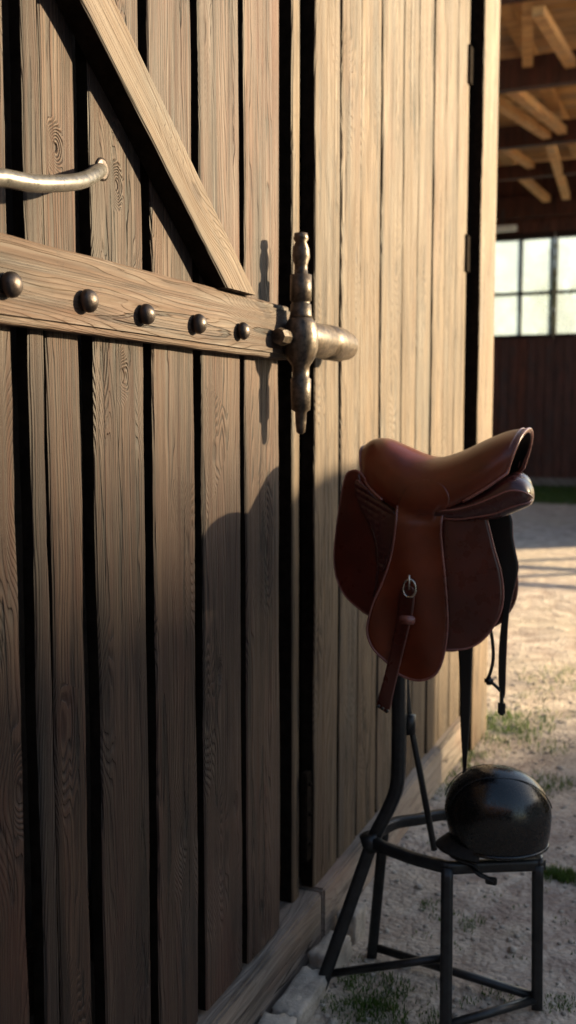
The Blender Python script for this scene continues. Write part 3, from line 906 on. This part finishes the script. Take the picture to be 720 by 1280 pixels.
# chin strap drooping over the frame
bm = bmesh.new()
tube(bm, crspline([g0(592,1078,SZ+.01)+Vector((0,-.02,0)), g0(600,1086,SZ+.0)+Vector((0,-.03,0)), at_y(606,1096,2.72), at_y(618,1102,2.72)], 5), .011, 8, flat=.5, ref=(0,1,0))
tube(bm, crspline([at_y(556,1062,2.75), at_y(572,1074,2.72), at_y(590,1080,2.72), at_y(600,1088,2.72)], 5), .009, 8, flat=.5, ref=(0,1,0))
obj('chin_strap', bm, M_strap, hel, True)
bm = bmesh.new(); pp = at_y(614,1101,2.72); box(bm, pp-Vector((.016,.008,.010)), pp+Vector((.016,.008,.010)), .003)
obj('strap_buckle', bm, M_strap, hel)

# ------------------------------------------------------------------ open shed beyond the yard
shed = empty('open_shed', (-3, 20, 0))
tag(shed, 'open timber shed across the yard with exposed roof beams and a red-brown plank wall', 'shed')
YF = 25.0; XL, XR = -9.0, 1.0
def zr(y): return 8.15 - (y-15)*.06
wz0, wz1 = 3.68, 6.03
bm = bmesh.new(); tl = bm.faces.layers.float.new('tone')
x = XL; i = 0
while x < XR-.05:
    wdt = .22; x2 = min(x+wdt, XR)
    box(bm, (x+.006, YF, .12), (x2-.006, YF+.05+.012*(i % 3), wz0-.04), .004)
    box(bm, (x+.003, YF, wz1+.10), (x2-.003, YF+.05+.012*(i % 3), 7.6), .004)
    x = x2; i += 1
for f in bm.faces: f[tl] = .9
box(bm, (XL, YF+.08, wz1+.102), (XR, YF+.11, 7.55)); box(bm, (XL, YF+.08, .1), (XR, YF+.11, wz0-.042))
obj('plank_wall', bm, M_farw, shed)
bm = bmesh.new(); tl = bm.faces.layers.float.new('tone')
box(bm, (XL, YF-.12, 0), (XR, YF+.09, .24), .01)
for f in bm.faces: f[tl] = .75
obj('plinth', bm, M_sill, shed)
# windows: three-pane-wide lights
def window(x0, n, pw):
    fr = bmesh.new(); x1 = x0+n*pw
    zc = 4.71
    box(fr, (x0-.03, YF-.05, wz0-.04), (x1+.03, YF+.09, wz0+.035)); box(fr, (x0-.03, YF-.05, wz1-.03), (x1+.03, YF+.09, wz1+.10))
    for k in range(n+1):
        xx = x0+k*pw; h = .026
        box(fr, (xx-h, YF-.04, wz0+.037), (xx+h, YF+.08, wz1-.032))
    fo = obj('window', fr, M_farw, shed)
    b2 = bmesh.new()
    for k in range(n): box(b2, (x0+k*pw+.028, YF-.035, zc-.03), (x0+(k+1)*pw-.028, YF+.075, zc+.03))
    obj('glazing_bar', b2, M_farw, fo)
    b3 = bmesh.new()
    for k in range(n): box(b3, (x0+k*pw+.03, YF+.02, wz0+.04), (x0+(k+1)*pw-.03, YF+.028, wz1-.035))
    obj('pane', b3, M_glass, fo)
pw = .75
window(-3.25-2*pw-.0, 3, pw)      # -4.75 .. -2.50
window(-2.42, 3, .72)
window(-7.4, 3, pw)
window(-.2, 1, .9)
# side walls, posts
bm = bmesh.new(); tl = bm.faces.layers.float.new('tone')
box(bm, (XR, 15.2, 0), (XR+.08, YF+.05, 3.0))
for f in bm.faces: f[tl] = .9
obj('side_wall', bm, M_farw, shed)
bm = bmesh.new(); tl = bm.faces.layers.float.new('tone')
box(bm, (XL-.08, 15.2, 0), (XL, YF+.05, 7.5))
for f in bm.faces: f[tl] = .9
obj('side_wall', bm, M_farw, shed)
for y in (15.1, 20.1, 24.8):
    for x in (XL+.2, XR+.04):
        bm = bmesh.new(); tl = bm.faces.layers.float.new('tone')
        z0 = 3.0 if (x > 0 and y > 15.15) else 0
        box(bm, (x-.12, y-.12, z0+.002), (x+.12, y+.08, zr(y)-.4), .01)
        for f in bm.faces: f[tl] = .8
        obj('post', bm, M_farw, shed)
# deck boards
bm = bmesh.new(); tl = bm.faces.layers.float.new('tone')
y = 14.6; i = 0
while y < 26:
    y2 = y+.30
    za, zb = zr(y)+.10, zr(y2)+.10
    vs = [bm.verts.new(c) for c in ((XL-.4, y+.006, za), (XR+.5, y+.006, za+.2), (XR+.5, y2-.006, zb+.2), (XL-.4, y2-.006, zb), (XL-.4, y+.006, za+.05), (XR+.5, y+.006, za+.25), (XR+.5, y2-.006, zb+.25), (XL-.4, y2-.006, zb+.05))]
    t = .75+.35*random.random()
    for f in ((0,1,2,3),(4,5,6,7),(0,1,5,4),(1,2,6,5),(2,3,7,6),(3,0,4,7)): bm.faces.new([vs[k] for k in f])[tl] = t
    y = y2; i += 1
obj('roof_deck', bm, M_roofw, shed)
bm = bmesh.new(); box(bm, (XL-.5, 14.4, 8.62), (XR+.6, 26.2, 8.70)); obj('roof_cover', bm, M_tile, shed)
for y, zb, h, wd in ((14.9, 7.62, .42, .24), (17.7, 7.25, .50, .22), (20.9, 7.12, .42, .2), (23.0, 6.98, .30, .18), (24.75, 6.45, .50, .2)):
    bm = bmesh.new(); tl = bm.faces.layers.float.new('tone')
    box(bm, (XL, y-wd/2, zb), (XR, y+wd/2, zb+h), .01)
    for f in bm.faces: f[tl] = .55
    obj('tie_beam', bm, M_farw, shed)
for i, (x, y0, y1, dz, w_, dx) in enumerate(((-2.05, 15.0, 24.9, .02, .20, .25), (-.6, 15.0, 24.9, .02, .20, .25), (-3.6, 15.0, 24.9, .02, .2, .25), (-5.2, 15, 24.9, .02, .2, .25))):
    bm = bmesh.new(); tl = bm.faces.layers.float.new('tone')
    beam(bm, (x, y0, zr(y0)-.02), (x+dx, y1, zr(y1)-.02), w_, .2)
    for f in bm.faces: f[tl] = 1.0
    obj('rafter', bm, M_roofw, shed)
for (p_, q_) in (((-2.35, 17.9, 7.45), (-1.75, 20.7, 7.3)), ((-2.9, 17.9, 7.45), (-2.05, 20.7, 7.25)), ((-1.5, 15.1, 7.8), (-1.9, 17.5, 7.6)), ((-2.1, 21.1, 7.35), (-2.15, 24.4, 6.8)), ((-1.35, 15.1, 7.5), (-1.2, 17.5, 7.5)), ((-3.2, 21.1, 7.4), (-2.7, 22.8, 7.2)), ((-3.0, 23.2, 7.1), (-2.6, 24.5, 6.8))):
    bm = bmesh.new(); tl = bm.faces.layers.float.new('tone')
    beam(bm, p_, q_, .17, .14)
    for f in bm.faces: f[tl] = 1.05
    obj('strut', bm, M_roofw, shed)
a, b = at_y(614, 287, 24.4), at_y(646, 287, 24.4)
lt = empty('ceiling_lamp', tuple((a+b)/2)); tag(lt, 'short white strip lamp hanging unlit above the shed window', 'lamp')
bm = bmesh.new(); box(bm, (a.x-.4, 24.34, a.z-.07), (b.x, 24.46, a.z+.07), .02); obj('lamp_housing', bm, M_lampw, lt)
bm = bmesh.new(); box(bm, (b.x-.35, 24.39, a.z+.07), (b.x-.32, 24.42, a.z+.45)); obj('hanger', bm, M_iron, lt)

# ------------------------------------------------------------------ off-frame things that shade the yard
fen = empty('rail_fence', (3, 13.2, 0)); tag(fen, 'low wooden rail fence standing in the yard beside the open shed', 'fence')
for z in (.55, 1.05):
    bm = bmesh.new(); tl = bm.faces.layers.float.new('tone')
    box(bm, (.35, 13.1, z), (7.5, 13.15, z+.11), .004)
    for f in bm.faces: f[tl] = .8
    obj('rail', bm, M_roofw, fen)
for x in (.42, 2.1, 3.9, 5.7, 7.4):
    bm = bmesh.new(); tl = bm.faces.layers.float.new('tone')
    box(bm, (x-.06, 13.15, 0), (x+.06, 13.27, 1.25), .006)
    for f in bm.faces: f[tl] = .8
    obj('post', bm, M_farw, fen)
# added stack, shaped to throw a rounded shadow on the barn wall
bm = bmesh.new(); bmesh.ops.create_uvsphere(bm, u_segments=72, v_segments=40, radius=1)
TH = 3.5; DC = Vector((TH, 3.20+.8*TH, 0)); DH = 1.455+.33*TH
for v in bm.verts:
    c = v.co.copy(); rxy = math.hypot(c.x, c.y)
    n = noise.noise(c*3)*.03 + noise.noise(c*14)*.01
    z = max(c.z, -.02)
    v.co = Vector((c.x*1.03*(1+n), c.y*1.03*(1+n), DH*(z**.11 if z > 0 else z)*(1+n*.5)))
o = obj('shadow_stack', bm, M_shadow_stack, None, True); o.location = DC
tag(o, 'unseen tall round stack added in the yard to cast a curved shadow on the barn', 'shadow caster')
# unseen block added behind the camera to cut sky light
st = empty('sky_blocker', (4, -14, 0)); tag(st, 'unseen dark timber block added behind the camera to dim the sky fill', 'light blocker')
bm = bmesh.new(); box(bm, (-3, -18, 0), (16, -11, 6)); obj('wall', bm, M_farw, st)
bm = bmesh.new()
pts = [(-3.6, -18.6, 6.01), (16.6, -18.6, 6.01), (16.6, -10.4, 6.01), (-3.6, -10.4, 6.01), (-3.6, -14.5, 9), (16.6, -14.5, 9)]
vs = [bm.verts.new(p) for p in pts]
for f in ((0,1,5,4),(2,3,4,5),(1,2,5),(3,0,4),(0,1,2,3)): bm.faces.new([vs[k] for k in f])
obj('roof', bm, M_tile, st)
for x_ in (0, 5, 10):
    bm = bmesh.new(); box(bm, (x_, -11, .1), (x_+1.6, -10.93, 2.4), .01); obj('door', bm, M_iron, st)
# unseen house added across the yard; its roofline shades the lower door
fh = empty('shade_house', (35, 14, 0)); tag(fh, 'unseen pale house with a hipped roof, added to shade the lower barn door', 'added shade house')
bm = bmesh.new(); box(bm, (30.5, -8, 0), (38.5, 32.6, 7.2)); obj('wall', bm, M_plaster, fh)
bm = bmesh.new()
pts = [(30, -8.6, 7.2), (39, -8.6, 7.2), (39, 33.4, 7.2), (30, 33.4, 7.2), (34.5, -5, 13.1), (34.5, 30.1, 13.0)]
vs = [bm.verts.new(p) for p in pts]
for f in ((0,1,4),(1,2,5,4),(2,3,5),(3,0,4,5),(0,1,2,3)): bm.faces.new([vs[k] for k in f])
obj('roof', bm, M_tile, fh)
for yy in (-4, 2, 8, 14, 20, 26):
    bm = bmesh.new(); box(bm, (30.42, yy, 3.2), (30.5, yy+1.2, 5.0), .02); box(bm, (30.42, yy, .9), (30.5, yy+1.2, 2.5), .02)
    obj('window', bm, M_farw, fh)

# ------------------------------------------------------------------ trees beyond the shed windows
def tree(x, y, h, rad, label, seed):
    rg = random.Random(seed)
    t = empty('broadleaf_tree', (x, y, 0)); tag(t, label, 'tree', 'trees beyond the shed')
    bm = bmesh.new()
    tube(bm, crspline([(x, y, 0), (x+.1, y, h*.25), (x-.1, y+.1, h*.5), (x, y, h*.85)], 4), [.28*(1-i/14) for i in range(13)], 10)
    for k in range(9):
        a = rg.uniform(0, 6.28); z = h*rg.uniform(.3, .6); L_ = rad*rg.uniform(.6, .9)
        tube(bm, [(x, y, z), (x+math.cos(a)*L_*.5, y+math.sin(a)*L_*.5, z+L_*.35), (x+math.cos(a)*L_, y+math.sin(a)*L_, z+L_*.8)], [.1, .06, .02], 6)
    obj('trunk', bm, M_bark, t, True)
    bm = bmesh.new()
    cl = [(Vector((rg.gauss(0, .45), rg.gauss(0, .45), rg.gauss(0, .4)))*rad + Vector((x, y, h*.66)), rad*rg.uniform(.22, .4)) for _ in range(26)]
    for c, r in cl:
        for _ in range(130):
            d = Vector((rg.gauss(0, 1), rg.gauss(0, 1), rg.gauss(0, 1))).normalized()*r*rg.uniform(.5, 1.1)
            p = c+d; u = Vector((rg.gauss(0, 1), rg.gauss(0, 1), rg.gauss(0, 1))).normalized(); s = u.orthogonal().normalized()
            k = rg.uniform(.08, .16)
            bm.faces.new([bm.verts.new(p+u*k), bm.verts.new(p+s*k*.6), bm.verts.new(p-u*k), bm.verts.new(p-s*k*.6)])
    obj('crown', bm, M_leaf, t)
tree(-7.9, 40, 8.2, 3.0, 'leafy tree seen through the left panes of the shed window', 1)
tree(-4.9, 44, 9.5, 2.6, 'lower leafy tree seen through the right panes of the shed window', 2)

# ------------------------------------------------------------------ grass, pebbles
def blades(bm, cx, cy, r, n, h, rg):
    for _ in range(n):
        a = rg.uniform(0, 6.28); q_ = r*math.sqrt(rg.random())
        x = cx+math.cos(a)*q_; y = cy+math.sin(a)*q_*1.0
        z = (gh(x, y) if y < 9.5 else 0) - .004
        hh = h*rg.uniform(.45, 1.2); ln = Vector((rg.gauss(0, .4), rg.gauss(0, .4), 0))*hh
        wv = Vector((rg.gauss(0, 1), rg.gauss(0, 1), 0)).normalized()*max(.0018, hh*.055)
        p = Vector((x, y, z))
        a0, b0 = bm.verts.new(p-wv), bm.verts.new(p+wv)
        m = p+Vector((0,0,hh*.6))+ln*.4
        a1, b1 = bm.verts.new(m-wv*.8), bm.verts.new(m+wv*.8)
        c = bm.verts.new(p+Vector((0,0,hh))+ln)
        bm.faces.new((a0, b0, b1, a1)); bm.faces.new((a1, b1, c))
bm = bmesh.new(); rg = random.Random(11)
tufts = [(470,1240,.10,260,.03),(478,1270,.08,220,.03),(455,1262,.06,120,.025),(440,1225,.05,60,.02),(695,1093,.07,260,.035),(716,1098,.06,200,.035),(620,915,.25,260,.05),(650,905,.2,220,.045),(660,985,.12,160,.035),
         (690,978,.10,140,.03),(560,960,.15,160,.04),(600,935,.2,160,.03),(540,1130,.05,60,.02),(590,1150,.05,60,.02),(705,850,.3,160,.05),(640,1000,.1,100,.03),(585,985,.1,130,.03),(545,1275,.05,90,.025),(700,1250,.05,80,.02),(620,1240,.05,60,.02)]
for px, py, r, n, h in tufts:
    c = g0(px, py, 0); blades(bm, c.x, c.y, r, n, h, rg)
    for _ in range(3): blades(bm, c.x+rg.gauss(0, r), c.y+rg.gauss(0, r), r*.5, n//4, h*.8, rg)
for _ in range(150):
    x, y = rg.uniform(.1, 2.0), rg.uniform(2.4, 7.5); blades(bm, x, y, .04, 10, .02, rg)
for _ in range(30000):
    x = rg.uniform(-6, .5); y = rg.uniform(20.2, 25.4)
    blades(bm, x, y, .02, 1, .10, rg)
o = obj('grass', bm, M_grass); tag(o, 'short green grass tufts on the trodden yard and under the far wall', 'grass', kind='stuff')
bm = bmesh.new(); rg = random.Random(5)
for _ in range(2200):
    x, y = rg.uniform(-.3, 2.3), rg.uniform(2.1, 6.8)
    if x < .04 and y < 5.4: continue
    s = rg.uniform(.003, .011)*(1.8 if rg.random() < .07 else 1)
    ret = bmesh.ops.create_icosphere(bm, subdivisions=1, radius=1, matrix=Matrix.Translation((x, y, gh(x, y)+s*.2)) @ Matrix.Rotation(rg.uniform(0, 3), 4, 'Z') @ Matrix.Diagonal((s*1.3, s, s*.6, 1)))
o = obj('gravel', bm, M_stone, None, True); tag(o, 'small loose stones scattered over the trodden earth', 'gravel', kind='stuff')
